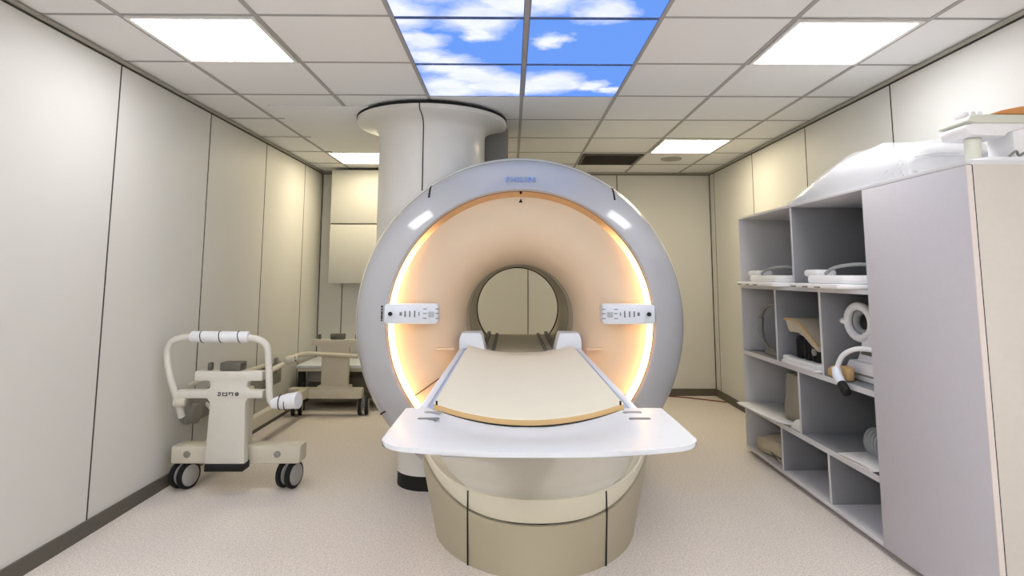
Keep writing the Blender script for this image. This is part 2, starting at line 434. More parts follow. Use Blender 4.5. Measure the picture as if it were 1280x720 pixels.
# lit ring
ls = MB(); ls.lathe([(.777, 3.632), (.772, 3.645), (.760, 3.676), (.748, 3.694)], G, 'Y', 128, clipz=CLIP)
t.part('light_ring', ls, strip_mat(), label='glowing warm light ring', sharp=60)
il = MB(); il.lathe([(.779, 3.628), (.7745, 3.632), (.7745, 3.64)], G, 'Y', 128, clipz=CLIP); t.part('ring_lip', il, mat('brown_lip', (150, 110, 78), .5))
# plinth and kick band
def plan_round(x0, x1, y0, y1, r, z):
    return [(p[0], p[1], z) for p in rrect(x1 - x0, y1 - y0, r, 8, (x0 + x1) / 2, (y0 + y1) / 2)]
pl = MB(); pl.loft([plan_round(-.705, .83, 3.80, 5.15, .2, z) for z in (.085, .09, .42, .44)]); t.part('plinth', pl, M_body)
pl = MB(); pl.loft([plan_round(-.700, .825, 3.805, 5.145, .195, z) for z in (0, .086)]); t.part('kick_band', pl, M_black)
# small slot low on the left flank
sl = MB(); a = math.radians(213); sl.box((GXc + .95 * math.cos(a), 3.688, GZc + .95 * math.sin(a)), (.045, .02, .008), .002, ry=-math.radians(30)); t.part('slot', sl, M_black, ring)
# notch joints near the top of the ring
for a in (math.radians(124), math.radians(55)):
    n_ = MB(); pts = []
    for r, y in ((.925, 3.67), (.95, 3.69), (.97, 3.714), (.984, 3.74), (.993, 3.785)):
        aa = math.acos(max(-1, min(1, math.cos(a) / r * .99)))
        pts.append((GXc + (r + .001) * math.cos(aa), y - .002, GZc + (r + .001) * math.sin(aa)))
    n_.tube(pts, .006, 6); t.part('notch', n_, M_black, ring)
# control panels
def control_panel(x0, x1, side):
    z0, z1 = .998, 1.112
    p = MB(); p.prism(rrect(x1 - x0, z1 - z0, .018, 5, (x0 + x1) / 2, (z0 + z1) / 2), 3.572, 3.69, 'XZ', .004)
    po = t.part('control_panel', p, M_white, label='white control panel on the %s of the ring' % ('left' if side < 0 else 'right'))
    xe = x0 + .035 if side < 0 else x1 - .035
    k = MB(); k.cyl((xe, 3.575, 1.055), (xe, 3.562, 1.055), .012, seg=20, bev=.002); t.part('knob', k, M_black, po)
    d = side
    for j, (off, w_, h_) in enumerate(((.085, .008, .034), (.112, .008, .034), (.14, .008, .038), (.165, .006, .02), (.06, .014, .02))):
        b_ = MB(); xx = xe - side * off if side > 0 else xe + off
        b_.box((xx, 3.571, 1.055), (w_, .004, h_), .001); t.part('button', b_, M_icon, po)
    dx = (xe + .235) if side < 0 else (xe - .225)
    dd = MB(); dd.box((dx, 3.5715, 1.052), (.034, .004, .032), .003); t.part('display', dd, mat('panel_display', (178, 186, 192), .3), po)
    for zz in (1.083, 1.058, 1.03):
        for oo in (-.036, .034):
            b_ = MB(); b_.box((dx + oo, 3.5715, zz), (.022, .004, .005), .001); t.part('button', b_, M_icon, po)
control_panel(-.725, -.418, -1); control_panel(.533, .835, 1)
mk = MB()
for k, (zz, h_) in enumerate(((1.095, .012), (1.078, .01), (1.058, .02), (1.034, .024), (1.015, .008))): mk.box((-.745, 3.602, zz), (.008, .004, h_), .001)
t.part('side_label', mk, M_black, ring)
# lettering on the ring
def text_mesh(txt, size, material, name, M, spacing=1.0):
    cu = bpy.data.curves.new(name, 'FONT'); cu.body = txt; cu.size = size; cu.extrude = .0015; cu.align_x = 'CENTER'; cu.align_y = 'CENTER'; cu.space_character = spacing
    cu.offset = .0008
    ob = bpy.data.objects.new(name, cu); COL.objects.link(ob)
    dg = bpy.context.evaluated_depsgraph_get(); me = bpy.data.meshes.new_from_object(ob.evaluated_get(dg))
    bpy.data.objects.remove(ob); mb_ = MB()
    mb_.add([v.co[:] for v in me.vertices], [list(p.vertices) for p in me.polygons], M); bpy.data.meshes.remove(me)
    return mb_
MT = Matrix.Translation((GXc, 3.6155, 1.8435)) @ Matrix.Rotation(math.radians(65), 4, 'X')
t.part('brand_lettering', text_mesh('PHILIPS', .05, M_letter, 'brand_lettering', MT, 1.15), M_letter, ring, sharp=20)
ar = MB(); ar.prism([(GXc - .012, 1.716), (GXc + .012, 1.716), (GXc, 1.74)], 3.688, 3.694, 'XZ'); t.part('arrow_mark', ar, M_dark, fun)
ar = MB(); ar.cyl((GXc, 3.625, 1.768), (GXc, 3.64, 1.768), .008, seg=12); t.part('centre_mark', ar, M_dark, ring)

# ------------------------------------------------------------------ service column (fixed to the scanner)
CC = (-.575, 4.42, 0)
CP = [(.383, 1.28), (.383, 2.27), (.388, 2.295), (.402, 2.315), (.43, 2.332), (.48, 2.345), (.525, 2.352), (.540, 2.36), (.542, 2.388), (.5, 2.389)]
c_ = MB(); c_.lathe(CP, CC, 'Z', 96)
sg = MB(); sg.tube([(GXc + .992 * math.cos(q), 3.797, GZc + .992 * math.sin(q)) for q in [math.radians(103 + 62 * k / 40) for k in range(41)]], .0065, 6); t.part('column_seal', sg, M_black)
colm = t.part('service_column', c_, M_body, label='round white column rising from the scanner to the ceiling', sharp=50)
c_ = MB(); c_.lathe([(.534, 2.388), (.545, 2.390), (.545, CEIL - .0135), (.50, CEIL - .0125)], CC, 'Z', 96); t.part('ceiling_gasket', c_, M_black, colm)
a = math.radians(268)
pts = [(CC[0] + (r + .0005) * math.cos(a), CC[1] + (r + .0005) * math.sin(a), z) for r, z in CP[:-1]]
c_ = MB(); c_.tube(pts, .004, 6); t.part('cover_joint', c_, M_dark, colm)
c_ = MB(); c_.b2(-.20, -.02, 4.55, 4.8, 1.90, CEIL - .02, .02); t.part('cable_riser', c_, M_gbox)

# ------------------------------------------------------------------ patient table
TX = .10
t = Thing('patient_table', 'white patient table with a wide end plate on a cream pedestal', 'table', (TX, 3.2, 0))
def plan(n=49):
    """half plan: back left, round the bowed front, to the back right; returns (dx, y, t)"""
    out = [(-.56, 3.58, -1.0), (-.565, 3.45, -1.0), (-.57, 3.3, -1.0)]
    for k in range(n):
        x = -.57 + 1.14 * k / (n - 1)
        out.append((x, 2.72 + 1.12 * x * x + .09 * abs(x / .57) ** 8, x / .57))
    out += [(.57, 3.3, 1.0), (.565, 3.45, 1.0), (.56, 3.58, 1.0)]
    return out
PL = plan(); PCX, PCY = .125, 3.45
def ring_at(s, zf, cxs=PCX, dy=0, wide=False):
    r = []
    for x, y, tt in PL:
        yy = PCY + (y - PCY) * (1 - (1 - s) * .12 if y < PCY else 1) if wide else PCY + (y - PCY) * (s if y < PCY else 1)
        r.append((cxs + x * s, yy + dy, zf(tt)))
    return r
zA = lambda tt: .222 + .19 * abs(tt) ** 3.4
zL = lambda tt: .325 + .115 * abs(tt) ** 5
def zmix(f, k): return lambda tt: f(tt) * k
p = MB(); p.loft([ring_at(.85, zmix(zA, 0), wide=True), ring_at(.86, zmix(zA, .08), wide=True)] + [ring_at(.86 + .14 * k / 6, zmix(zA, .08 + .92 * k / 6), wide=True) for k in range(1, 7)] + [ring_at(.975, zA)], True, True)
ped = t.part('pedestal', p, M_khaki, label='khaki lower shell of the table', sharp=50)
# dark joints down the pedestal
for tt in (-.545, .53):
    s_ = MB(); pts = []
    x = tt * .57
    yb = 2.72 + 1.12 * x * x
    for k in range(9):
        f = k / 8; s = .86 + .14 * f; z = zA(tt) * f
        xs = x / s
        pts.append((PCX + x, PCY + (2.72 + 1.12 * xs * xs - PCY) * (1 - (1 - s) * .12) - .001, z))
    pts.append((PCX + x, PCY + (2.72 + 1.12 * (x / .985) ** 2 - PCY) * .985 - .001, zL(tt) - .002))
    s_.tube(pts, .0035, 6); t.part('pedestal_joint', s_, M_dark, ped)
j = MB(); j.loft([ring_at(.97, lambda q: zA(q) - .004), ring_at(.972, lambda q: zA(q) + .012)], True, True); t.part('shadow_joint', j, M_dark, ped)
def under_at(hw, y0, zf):
    r = []
    for (x, y, tt) in PL:
        q = x / .57
        r.append((PCX + .004 + hw * q, (y0 - .02 + 1.12 * (hw * q) ** 2 + .14 * abs(q) ** 7) if y < 3.25 else y - .03, zf(tt)))
    return r
u = MB()
u.loft([ring_at(.985, lambda q: zA(q) + .008), ring_at(.992, lambda q: .5 * zA(q) + .5 * zL(q)), ring_at(.985, zL), ring_at(.97, lambda q: zL(q) + .004), ring_at(.955, lambda q: zL(q) - .004)], True, True)
ub = MB()
ub.loft([under_at(.525, 2.775, lambda q: .25 + .1 * abs(q) ** 5), under_at(.525, 2.772, lambda q: .322 + .05 * abs(q) ** 6), under_at(.515, 2.785, lambda q: .334 + .05 * abs(q) ** 6), under_at(.508, 2.80, lambda q: .36 + .05 * abs(q) ** 6), under_at(.504, 2.81, lambda q: .52), under_at(.485, 2.83, lambda q: .55), under_at(.33, 2.93, lambda q: .565)], True, True)
t.part('under_body', ub, mat('under_grey', (200, 195, 183), .5, .4), label='grey body between the table top and the bowl shaped cover', sharp=50)
t.part('upper_cover', u, M_cream, label='cream bowl shaped cover under the table top', sharp=50)
# lift column between cover and table top
l_ = MB(); l_.loft([[(p_[0], p_[1], z) for p_ in rrect(.60 * w, .8, .06, 5, TX - .02, 3.15)] for z, w in ((.54, 1), (.70, .96), (.775, .9))]); t.part('lift_body', l_, M_body)
# table top : cradle section lofted along its length
def cradle(y, hw, zt, dip, th, cx, nx=24):
    top = []; bot = []
    for k in range(nx + 1):
        x = -hw + 2 * hw * k / nx
        q = min(1, abs(x) / (hw - .055))
        z = zt - dip * (1 - q * q)
        top.append((cx + x, y, z))
        bot.append((cx + x, y, zt - th - .03 * (1 - (x / hw) ** 2)))
    return top + bot[::-1]
tc = lambda y: .062 + .0 * y
tp = MB()
ys = [1.90, 2.0, 2.3, 2.7, 3.1, 3.5, 3.88, 3.93]
tp.loft([cradle(y, .355, .84, .05, .05, .06) for y in ys]); top = t.part('table_top', tp, M_white, sharp=30)
for sx in (-1, 1):
    r_ = MB(); r_.b2(.06 + sx * .318 - .011, .06 + sx * .318 + .011, 2.06, 3.74, .838, .8425, .001); t.part('side_strip', r_, M_blue, top)
    r_ = MB(); r_.b2(.06 + sx * .345 - .014, .06 + sx * .345 + .014, 2.0, 3.80, .805, .8465, .006); t.part('side_rail', r_, M_white, top)
    # head block
    h_ = MB()
    xo = .06 + sx * .362; xi = .06 + sx * .205; xi2 = .06 + sx * .225
    h_.loft([[(xo, 3.70, .835), (xi, 3.70, .815), (xi, 3.90, .815), (xo, 3.90, .835)], [(xo, 3.70, .90), (xi2, 3.70, .90), (xi2, 3.90, .90), (xo, 3.90, .90)],
             [(xo - sx * .012, 3.715, .933), (xi2 + sx * .012, 3.715, .933), (xi2 + sx * .012, 3.88, .933), (xo - sx * .012, 3.88, .933)]])
    hb = t.part('head_block', h_, M_white, top)
    d_ = MB(); d_.cyl((.06 + sx * .318, 3.69, .842), (.06 + sx * .318, 3.69, .8455), .009, seg=14); t.part('rail_stop', d_, mat('blue_dot', (110, 130, 190), .4), top)
    w_ = MB(); w_.box((.06 + sx * .44, 3.70, .845), (.10, .05, .012), .004); t.part('guide_tab', w_, M_fun, top)
# end plate with hand slots and shallow cradle
PX = .078; PW = .415
pe = MB()
nx, ny = 57, 15
US = [math.sin(PI / 2 * (-1 + 2 * i / 56)) for i in range(57)]
def plate_pt(u_, v_, zo):
    x = PX + PW * u_
    yf = 1.545 + .075 * abs(u_) ** 2.4; yb = 2.05 if abs(x - .06) > .31 else 2.022
    y = yf + (yb - yf) * v_
    rc = .065
    # rounded front corners
    ax = PW * (1 - abs(u_))
    if ax < rc and v_ < .5:
        y = max(y, yf + (rc - math.sqrt(max(0, rc * rc - (rc - ax) ** 2))) * (1 - v_ * 2) * .9)
    w = max(0, 1 - ((x - .06) / .30) ** 2) if abs(x - .06) < .30 else 0
    if zo < .83: return (x, y, zo)
    fall = min(1, max(0, (v_ - .05) / .75)); fall = fall * fall * (3 - 2 * fall)
    dip = .054 * min(1, w * 1.02) * fall
    return (x, y, zo - dip)
top_r = [[plate_pt(US[i], j_ / (ny - 1), .848) for i in range(nx)] for j_ in range(ny)]
bot_r = [[(lambda q: (PX + (q[0] - PX) * .994, q[1] + (.006 if j_ == 0 else 0), (.834 - .056 * min(1, max(0, (.36 - abs(q[0] - PX)) / .1)) * min(1, j_ / 7))))(plate_pt(US[i], j_ / (ny - 1), .80)) for i in range(nx)] for j_ in range(ny)]
vs = [p_ for r in top_r for p_ in r] + [p_ for r in bot_r for p_ in r]; o_ = nx * ny; fs = []
for j_ in range(ny - 1):
    for i in range(nx - 1):
        a = j_ * nx + i; fs.append([a, a + 1, a + nx + 1, a + nx]); fs.append([a + o_, a + nx + o_, a + nx + 1 + o_, a + 1 + o_])
edge = [i for i in range(nx)] + [j_ * nx + nx - 1 for j_ in range(1, ny)] + [(ny - 1) * nx + i for i in range(nx - 2, -1, -1)] + [j_ * nx for j_ in range(ny - 2, 0, -1)]
for k in range(len(edge)):
    a, b = edge[k], edge[(k + 1) % len(edge)]; fs.append([a, a + o_, b + o_, b])
pe.add(vs, fs)
plate = t.part('end_plate', pe, M_white, sharp=50)
md = plate.modifiers.new('edge', 'BEVEL'); md.width = .004; md.segments = 2; md.limit_method = 'ANGLE'; md.angle_limit = math.radians(50)
for sx in (-1, 1):
    for yy, xo, w_ in ((1.985, .312, .06), (1.90, .318, .066)):
        sl = MB(); pts = rrect(w_, .022, .0105, 5, PX - .005 + sx * xo, yy); sl.prism(pts, .847, .8492, 'XY'); t.part('hand_slot', sl, M_icon if yy < 1.95 else mat('slot_shade', (150, 150, 154), .6), plate)
# fairing under the plate
fa = MB(); fa.loft([[(p_[0], p_[1], z) for p_ in rrect(w, l, .05, 5, TX - .02, yc)] for z, w, l, yc in ((.62, .46, .8, 2.75), (.70, .54, 1.0, 2.6), (.765, .58, 1.3, 2.45))]); t.part('fairing', fa, M_body)
# mattress pad
pd = MB()
def padsec(y, zofs=0):
    hw = .306; th = .022; top = []; bot = []
    for k in range(25):
        x = -hw + 2 * hw * k / 24; q = min(1, abs(x) / .30)
        base = .8435 - .05 * (1 - q * q)
        top.append((.06 + x, y, base + th + zofs)); bot.append((.06 + x, y, base + .001))
    return top + bot[::-1]
def padfront(y0):
    r = padsec(y0); return r
pd.loft([padsec(2.03, -.006), padsec(2.036)] + [padsec(y) for y in (2.5, 3.0, 3.5)] + [padsec(3.72), padsec(3.728, -.006)])
t2 = Thing('table_pad', 'cream vinyl pad lying on the patient table', 'mattress', (.06, 2.9, .82))
t2.part('pad_body', pd, M_pad, sharp=40)
ed = MB()
ring_f = []
for k in range(25):
    x = -.306 + .612 * k / 24; q = min(1, abs(x) / .30); z = .8435 - .05 * (1 - q * q)
    ring_f.append((x, z))
ed.prism([(.06 + x, z + .0205) for x, z in ring_f] + [(.06 + x, z + .004) for x, z in ring_f[::-1]], 2.026, 2.0305, 'XZ'); t2.part('front_edge', ed, M_tan, label='tan front edge of the pad')
ed = MB(); ed.prism([(.06 + x, z + .0045) for x, z in ring_f] + [(.06 + x, z + .001) for x, z in ring_f[::-1]], 2.024, 2.0305, 'XZ'); t2.part('edge_seam', ed, M_dark)
for sx in (-1, 1):
    ed = MB(); ed.box((.06 + sx * .296, 2.03, .866), (.006, .006, .016), .001); t2.part('edge_tab', ed, M_dark)

# ------------------------------------------------------------------ cabinet on the right
CX0, CX1, CY0, CY1, CH = 1.735, XR - .014, 2.28, 4.646, 1.70
DOOR = 2.965
t = Thing('storage_cabinet', 'tall grey cabinet with open shelves and one closed door along the right wall', 'cabinet', ((CX0 + CX1) / 2, (CY0 + CY1) / 2, 0))
def cb(name, x0, x1, y0, y1, z0, z1, m=M_cab, label=None, parent=None, bev=.0015):
    b = MB(); b.b2(x0, x1, y0, y1, z0, z1, bev); return t.part(name, b, m, parent, label)
TK = .02
cb('end_panel', CX0 + .02, CX1, CY0, CY0 + TK, 0.05, CH, M_cabend, 'beige end panel facing the viewer')
cb('end_panel', CX0, CX1, CY1 - TK, CY1, .025, CH)
cb('top_panel', CX0, CX1, CY0, CY1, CH - .001, CH + .016)
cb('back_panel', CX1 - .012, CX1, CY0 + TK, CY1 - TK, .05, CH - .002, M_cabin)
cb('plinth', CX0 + .05, CX1, CY0 + .01, CY1 - .03, 0, .028, M_black)
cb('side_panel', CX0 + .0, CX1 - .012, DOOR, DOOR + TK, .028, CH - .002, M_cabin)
cb('bottom_panel', CX0, CX1 - .012, DOOR + TK, CY1 - TK, .028, .05)
cb('bottom_panel', CX0 + .02, CX1 - .012, CY0 + TK, DOOR, .028, .05)
door = cb('door', CX0 - .002, CX0 + .017, CY0 + .003, DOOR + .016, .03, CH - .003, mat('door_laminate', (200, 198, 206), .5, .35), 'closed lilac grey door', None, .001)
cb('door_edge', CX0 - .0035, CX0 + .0175, CY0 - .0005, CY0 + .0035, .03, CH - .003, mat('edge_band', (222, 212, 208), .5), None, door, 0)
cb('hinge_gap', CX0 + .0172, CX0 + .0205, CY0 - .001, CY0 + .012, .03, CH - .003, M_dark, None, door, 0)
SH = [(1.186, 1.208), (.702, .730), (.312, .342)]
for z0, z1 in SH:
    so = cb('shelf', CX0 + .003, CX1 - .012, DOOR + TK, CY1 - TK, z0, z1, M_cabsh)
    cb('front_edge', CX0, CX0 + .003, DOOR + TK, CY1 - TK, z0, z1, M_cab, None, so, 0)
for y, z0, z1 in ((3.772, 1.208, CH - .002), (4.054, .73, 1.186), (3.470, .73, 1.186), (3.772, .342, .702), (4.045, .05, .312), (3.461, .05, .312)):
    so = cb('divider', CX0 + .007, CX1 - .012, y - .009, y + .009, z0, z1, M_cabsh)
    cb('front_edge', CX0 + .004, CX0 + .007, y - .009, y + .009, z0, z1, M_cab, None, so, 0)

# ---- things on the shelves
def flat_coil(y0, y1, label, z=1.208):
    t = Thing('body_coil', label, 'medical coil', (1.93, (y0 + y1) / 2, z), 'flat white coils on the top shelf')
    b = MB(); x0 = 1.675
    b.prism([(x0, y0 + .16), (x0 + .02, y0 + .13), (x0 + .14, y0), (2.10, y0), (2.10, y1), (x0 + .06, y1), (x0, y1 - .06)], z + .001, z + .026, 'XY', .006); sh = t.part('base_shell', b, M_coil)
    b = MB(); b.prism([(x0 + .035, y0 + .17), (x0 + .13, y0 + .05), (2.06, y0 + .05), (2.06, y1 - .16), (x0 + .08, y1 - .16), (x0 + .035, y1 - .22)], z + .024, z + .072, 'XY', .018); t.part('upper_shell', b, M_coil)
    b = MB(); b.box((x0 + .12, y1 - .20, z + .085), (.12, .16, .04), .016); t.part('connector_box', b, M_coil)
    b = MB(); b.tube([(x0 + .05, y1 - .40, z + .08), (x0 + .06, y1 - .46, z + .11), (x0 + .09, y1 - .56, z + .125), (x0 + .14, y1 - .66, z + .125), (2.0, y1 - .70, z + .09)], .009, 8, smooth=6); t.part('cable', b, M_grey)
    for k in range(3):
        b = MB(); b.box((x0 - .001, y1 - .12 - k * .14, z + .008), (.006, .06, .008), .001); t.part('latch', b, M_gbox, sh)
flat_coil(3.79, 4.61, 'flat white coil on the top shelf in the far compartment')
flat_coil(2.995, 3.755, 'flat white coil on the top shelf in the compartment next to the grey door')

# loop coil (row 2, far)
z = .731
t = Thing('loop_coil', 'dark grey loop shaped coil standing in the far compartment of the second row', 'medical coil', (1.86, 4.25, z))
b = MB(); b.tube([(1.82, 4.40, z + .05), (1.80, 4.44, z + .12), (1.79, 4.42, z + .25), (1.80, 4.34, z + .33), (1.82, 4.22, z + .35), (1.84, 4.10, z + .31), (1.85, 4.085, z + .2), (1.84, 4.09, z + .08), (1.83, 4.15, z + .04), (1.82, 4.30, z + .03)], .014, 10, closed=True, smooth=6); t.part('loop', b, M_gbox)
b = MB(); b.tube([(1.80, 4.437, z + .09), (1.79, 4.435, z + .17), (1.792, 4.425, z + .245)], .02, 10); t.part('grip', b, M_grey)
b = MB(); b.b2(1.79, 1.92, 4.13, 4.38, z + .0, z + .035, .01); t.part('base', b, M_gbox)

# knee coil with tan cushion
t = Thing('cushioned_coil', 'black coil with a curved tan cushion on a white tray in the middle compartment', 'medical coil', (1.87, 3.78, z))
b = MB(); b.prism(rrect(.34, .50, .04, 5, 1.90, 3.76), z + .0, z + .016, 'XY', .004); b.prism(rrect(.30, .40, .04, 5, 1.89, 3.74), z + .016, z + .04, 'XY', .006); t.part('tray', b, M_coil)
for yy, w_ in ((3.86, .07), (3.76, .08), (3.66, .08)):
    b = MB(); b.b2(1.79, 1.98, yy - w_ / 2, yy + w_ / 2, z + .038, z + .175, .012); b.b2(1.78, 1.80, yy - .012, yy + .012, z + .05, z + .16, .004); t.part('coil_segment', b, M_black)
b = MB(); b.b2(1.80, 1.98, 3.64, 3.89, z + .06, z + .15, .01); t.part('core', b, M_dark)
b = MB(); b.cyl((1.779, 3.655, z + .1), (1.80, 3.655, z + .1), .022, seg=16, bev=.003); t.part('dial', b, M_gbox)
b = MB(); cu = [(4.0, .275), (3.93, .28), (3.83, .27), (3.74, .235), (3.65, .185), (3.58, .15)]
lo = [(3.58, .105), (3.66, .135), (3.74, .175), (3.82, .195), (3.90, .195), (3.94, .19)]
b.prism([(a, z + c) for a, c in cu] + [(a, z + c) for a, c in lo], 1.77, 2.0, 'YZ', .012); t.part('cushion', b, M_beige, label='curved tan cushion')
b = MB(); b.tube([(1.772, a, z + c - .006) for a, c in cu], .008, 8, smooth=5); t.part('cushion_piping', b, M_tan)
b = MB(); b.b2(1.755, 1.81, 3.93, 4.02, z, z + .045, .012); t.part('end_cap', b, M_coil)

# head coil (row 2 near)
t = Thing('head_coil', 'white head coil with a big ring in the compartment beside the grey door', 'medical coil', (1.92, 3.22, z))
b = MB(); b.prism([(3.0, z), (3.40, z), (3.41, z + .05), (3.37, z + .10), (3.02, z + .10)], 1.83, 2.12, 'YZ', .012); bs_ = t.part('base', b, M_coil)
b = MB(); b.prism([(3.02, z + .08), (3.36, z + .08), (3.30, z + .17), (3.29, z + .25), (3.02, z + .27)], 1.86, 2.08, 'YZ', .015); t.part('shell', b, M_coil)
b = MB(); b.prism([(3.03, z + .135), (3.29, z + .135), (3.275, z + .16), (3.03, z + .16)], 1.852, 1.87, 'YZ', .003); t.part('slot', b, M_dgrey)
b = MB(); b.prism([(3.06, z + .03), (3.35, z + .03), (3.35, z + .04), (3.06, z + .04)], 1.824, 1.84, 'YZ', .002); t.part('groove', b, M_gbox, bs_)
pts = []
for k in range(20):
    a = 2 * PI * k / 20; pts.append((1.87, 3.31 + .115 * math.cos(a), z + .30 + .085 * math.sin(a)))
b = MB(); b.tube(pts, .022, 10, closed=True); t.part('ring', b, M_coil)
b = MB(); pts = [(1.90, q[1] * .72 + 3.31 * .28, (q[2] - z - .30) * .72 + z + .30) for q in pts]; b.tube(pts, .020, 10, closed=True); t.part('inner_ring', b, M_grey)
b = MB(); b.cyl((1.86, 3.42, z + .295), (1.86, 3.52, z + .298), .017, seg=14, bev=.004); t.part('side_post', b, M_coil)
b = MB(); b.tube([(1.81, 2.99, z + .17), (1.775, 3.06, z + .185), (1.745, 3.14, z + .178), (1.725, 3.22, z + .14), (1.716, 3.262, z + .085), (1.712, 3.27, z + .055)], .013, 10, smooth=6); cab = t.part('cable', b, M_coil)
b = MB(); b.tube([(1.712, 3.275, z + .065), (1.706, 3.255, z + .03), (1.70, 3.205, z - .005)], [.022, .025, .023], 14); t.part('plug', b, M_white, cab)
b = MB(); b.cyl((1.70, 3.208, z - .003), (1.695, 3.15, z - .04), .024, seg=16, bev=.004); t.part('plug_tip', b, M_black, cab)
w = MB(); w.prism([(3.445, z + .002), (3.44, z + .04), (3.40, z + .06), (3.30, z + .075), (3.24, z + .07), (3.24, z + .002)], 1.748, 1.79, 'YZ', .008)
wedge = solo('foam_wedge', 'small tan foam wedge beside the white head coil cable', 'foam pad', w, M_tan, (1.768, 3.34, z))

# row 3 things
z = .343
b = MB(); b.prism([(1.66, 4.57), (1.68, 4.615), (1.95, 4.60), (2.05, 4.2), (2.0, 3.86), (1.80, 3.86), (1.70, 4.05)], z + .002, z + .016, 'XY', .004)
t = Thing('slide_board', 'thin white board sticking out of the far compartment in the third row', 'board', (1.8, 4.25, z))
t.part('board', b, M_pap)
b = MB(); b.tube([(1.665, 4.60, z + .012), (1.705, 4.06, z + .012), (1.80, 3.87, z + .012)], .006, 8, smooth=5); t.part('rim', b, M_coil)
b = MB()
def lump(c, d, amp=.02, seed=0, sub=4, sq=.35):
    bm_ = bmesh.new(); bmesh.ops.create_cube(bm_, size=1); bmesh.ops.subdivide_edges(bm_, edges=bm_.edges[:], cuts=7, use_grid_fill=True)
    for v in bm_.verts:
        q = v.co.copy(); n = q.normalized() * .62; q = q.lerp(n, sq)
        q = Vector((q.x * d[0], q.y * d[1], q.z * d[2]))
        nn = noise.noise_vector(q * 9 + Vector((seed, seed * 2, 0))) * amp
        v.co = Vector(c) + q + nn
    m_ = MB(); m_.bm(bm_); return m_
b = lump((1.88, 3.93, z + .016 + .155), (.20, .20, .29), .012, 3, sq=.12)
for i, v in enumerate(b.v): b.v[i] = (v[0], v[1] + .06 * (1 - (v[2] - z) / .35), max(v[2], z + .017))
solo('support_cushion', 'grey beige cushion standing upright on the white board', 'cushion', b, M_cush, (1.88, 3.93, z + .016), sharp=80)
b = MB(); b.prism([(3.79, z + .002), (3.90, z + .002), (3.89, z + .03), (3.83, z + .065), (3.79, z + .075)], 1.735, 1.775, 'YZ', .006)
solo('foot_wedge', 'small white wedge block in front of the upright grey cushion', 'wedge', b, M_pap, (1.755, 3.84, z))
# cable coil on the third shelf
b = MB()
for k in range(6):
    pts = []
    for q in range(14):
        a = 2 * PI * q / 14
        pts.append((1.90 + .055 * math.cos(a), 3.13 + k * .03 + .01 * math.sin(a), z + .075 + .065 * math.sin(a)))
    b.tube(pts, .010, 8, closed=True, smooth=2)
t = Thing('cable_bundle', 'bundle of coiled grey white cable on the third shelf beside the door', 'cable', (1.92, 3.21, z)); t.part('loops', b, M_grey)
b = MB(); b.tube([(1.955, 3.11, z + .075), (1.955, 3.30, z + .075)], .008, 8); t.part('tie', b, M_gbox)
for k, (xa, ya, rz, lb) in enumerate(((1.80, 3.19, .06, 'lowest'), (1.815, 3.165, -.05, 'middle'), (1.80, 3.15, .1, 'topmost'))):
    b = MB(); b.box((xa, ya, z + .004 + k * .0075), (.16, .30, .0065), .001, rz=rz)
    t = Thing('paper_stack', '%s white document folder on the third shelf edge by the door' % lb, 'folder', (xa, ya, z + k * .0075), 'white folders on the third shelf')
    t.part('cover', b, M_pap)
    b = MB(); b.box((xa + .002, ya, z + .004 + k * .0075), (.152, .292, .004), 0, rz=rz); t.part('sheets', b, M_grey)
# row 4 cushion
b = lump((1.87, 4.31, .05 + .075), (.24, .38, .13), .035, 9, sq=.35)
for i, v in enumerate(b.v): b.v[i] = (v[0], v[1], max(.0505, v[2] - .25 * max(0, v[1] - 4.33)))
t = Thing('foam_cushion', 'beige cushion lying in the far compartment of the lowest row', 'cushion', (1.87, 4.3, .05)); t.part('cover', b, M_beige, sharp=80)
b = MB(); b.tube([(1.775, 4.49, .07), (1.768, 4.44, .10), (1.765, 4.30, .095), (1.765, 4.14, .09)], .006, 8, smooth=4); t.part('piping', b, M_dgrey)

# ---- on top of the cabinet
ZT = CH + .0165
t = Thing('wrapped_mattress', 'white bundle wrapped in crinkled clear plastic on top of the cabinet', 'bundle', (1.95, 3.1, ZT))
def bundle(dx, amp, f, seed, zs):
    b = MB(); rings = []
    Ys = [3.80, 3.72, 3.60, 3.45, 3.30, 3.18, 3.05, 2.92, 2.80, 2.68, 2.62]
    Hs = [.02, .055, .105, .155, .20, .215, .21, .20, .185, .165, .10]
    for y, h in zip(Ys, Hs):
        r = []
        for k in range(28):
            a = PI * k / 27
            xx = 1.95 - (.20 + dx) * math.copysign(abs(math.cos(a)) ** .5, math.cos(a)); zz = ZT + max(.001, (h * zs) * abs(math.sin(a)) ** .55)
            n = noise.noise(Vector((xx * f, y * f, zz * f + seed))) * amp
            r.append((xx + n * .6 * (1 if k not in (0, 27) else 0), y + n, max(ZT + .001, zz + (n if 0 < k < 27 else 0))))
        rings.append(r)
    b.loft(rings, True, True); return b
t.part('mattress', bundle(0, .006, 6, 1, .93), M_foam, sharp=60)
m = mat('clear_plastic', (236, 238, 240), .18, .5, var=.01, bump=.5, bscale=14)
nt = m.node_tree; bs = nt.nodes['Principled BSDF']; bs.inputs['Alpha'].default_value = .3; bs.inputs['Roughness'].default_value = .2
t.part('plastic_wrap', bundle(.014, .045, 9, 4, 1.0), m, label='crinkled clear plastic wrap', sharp=35)

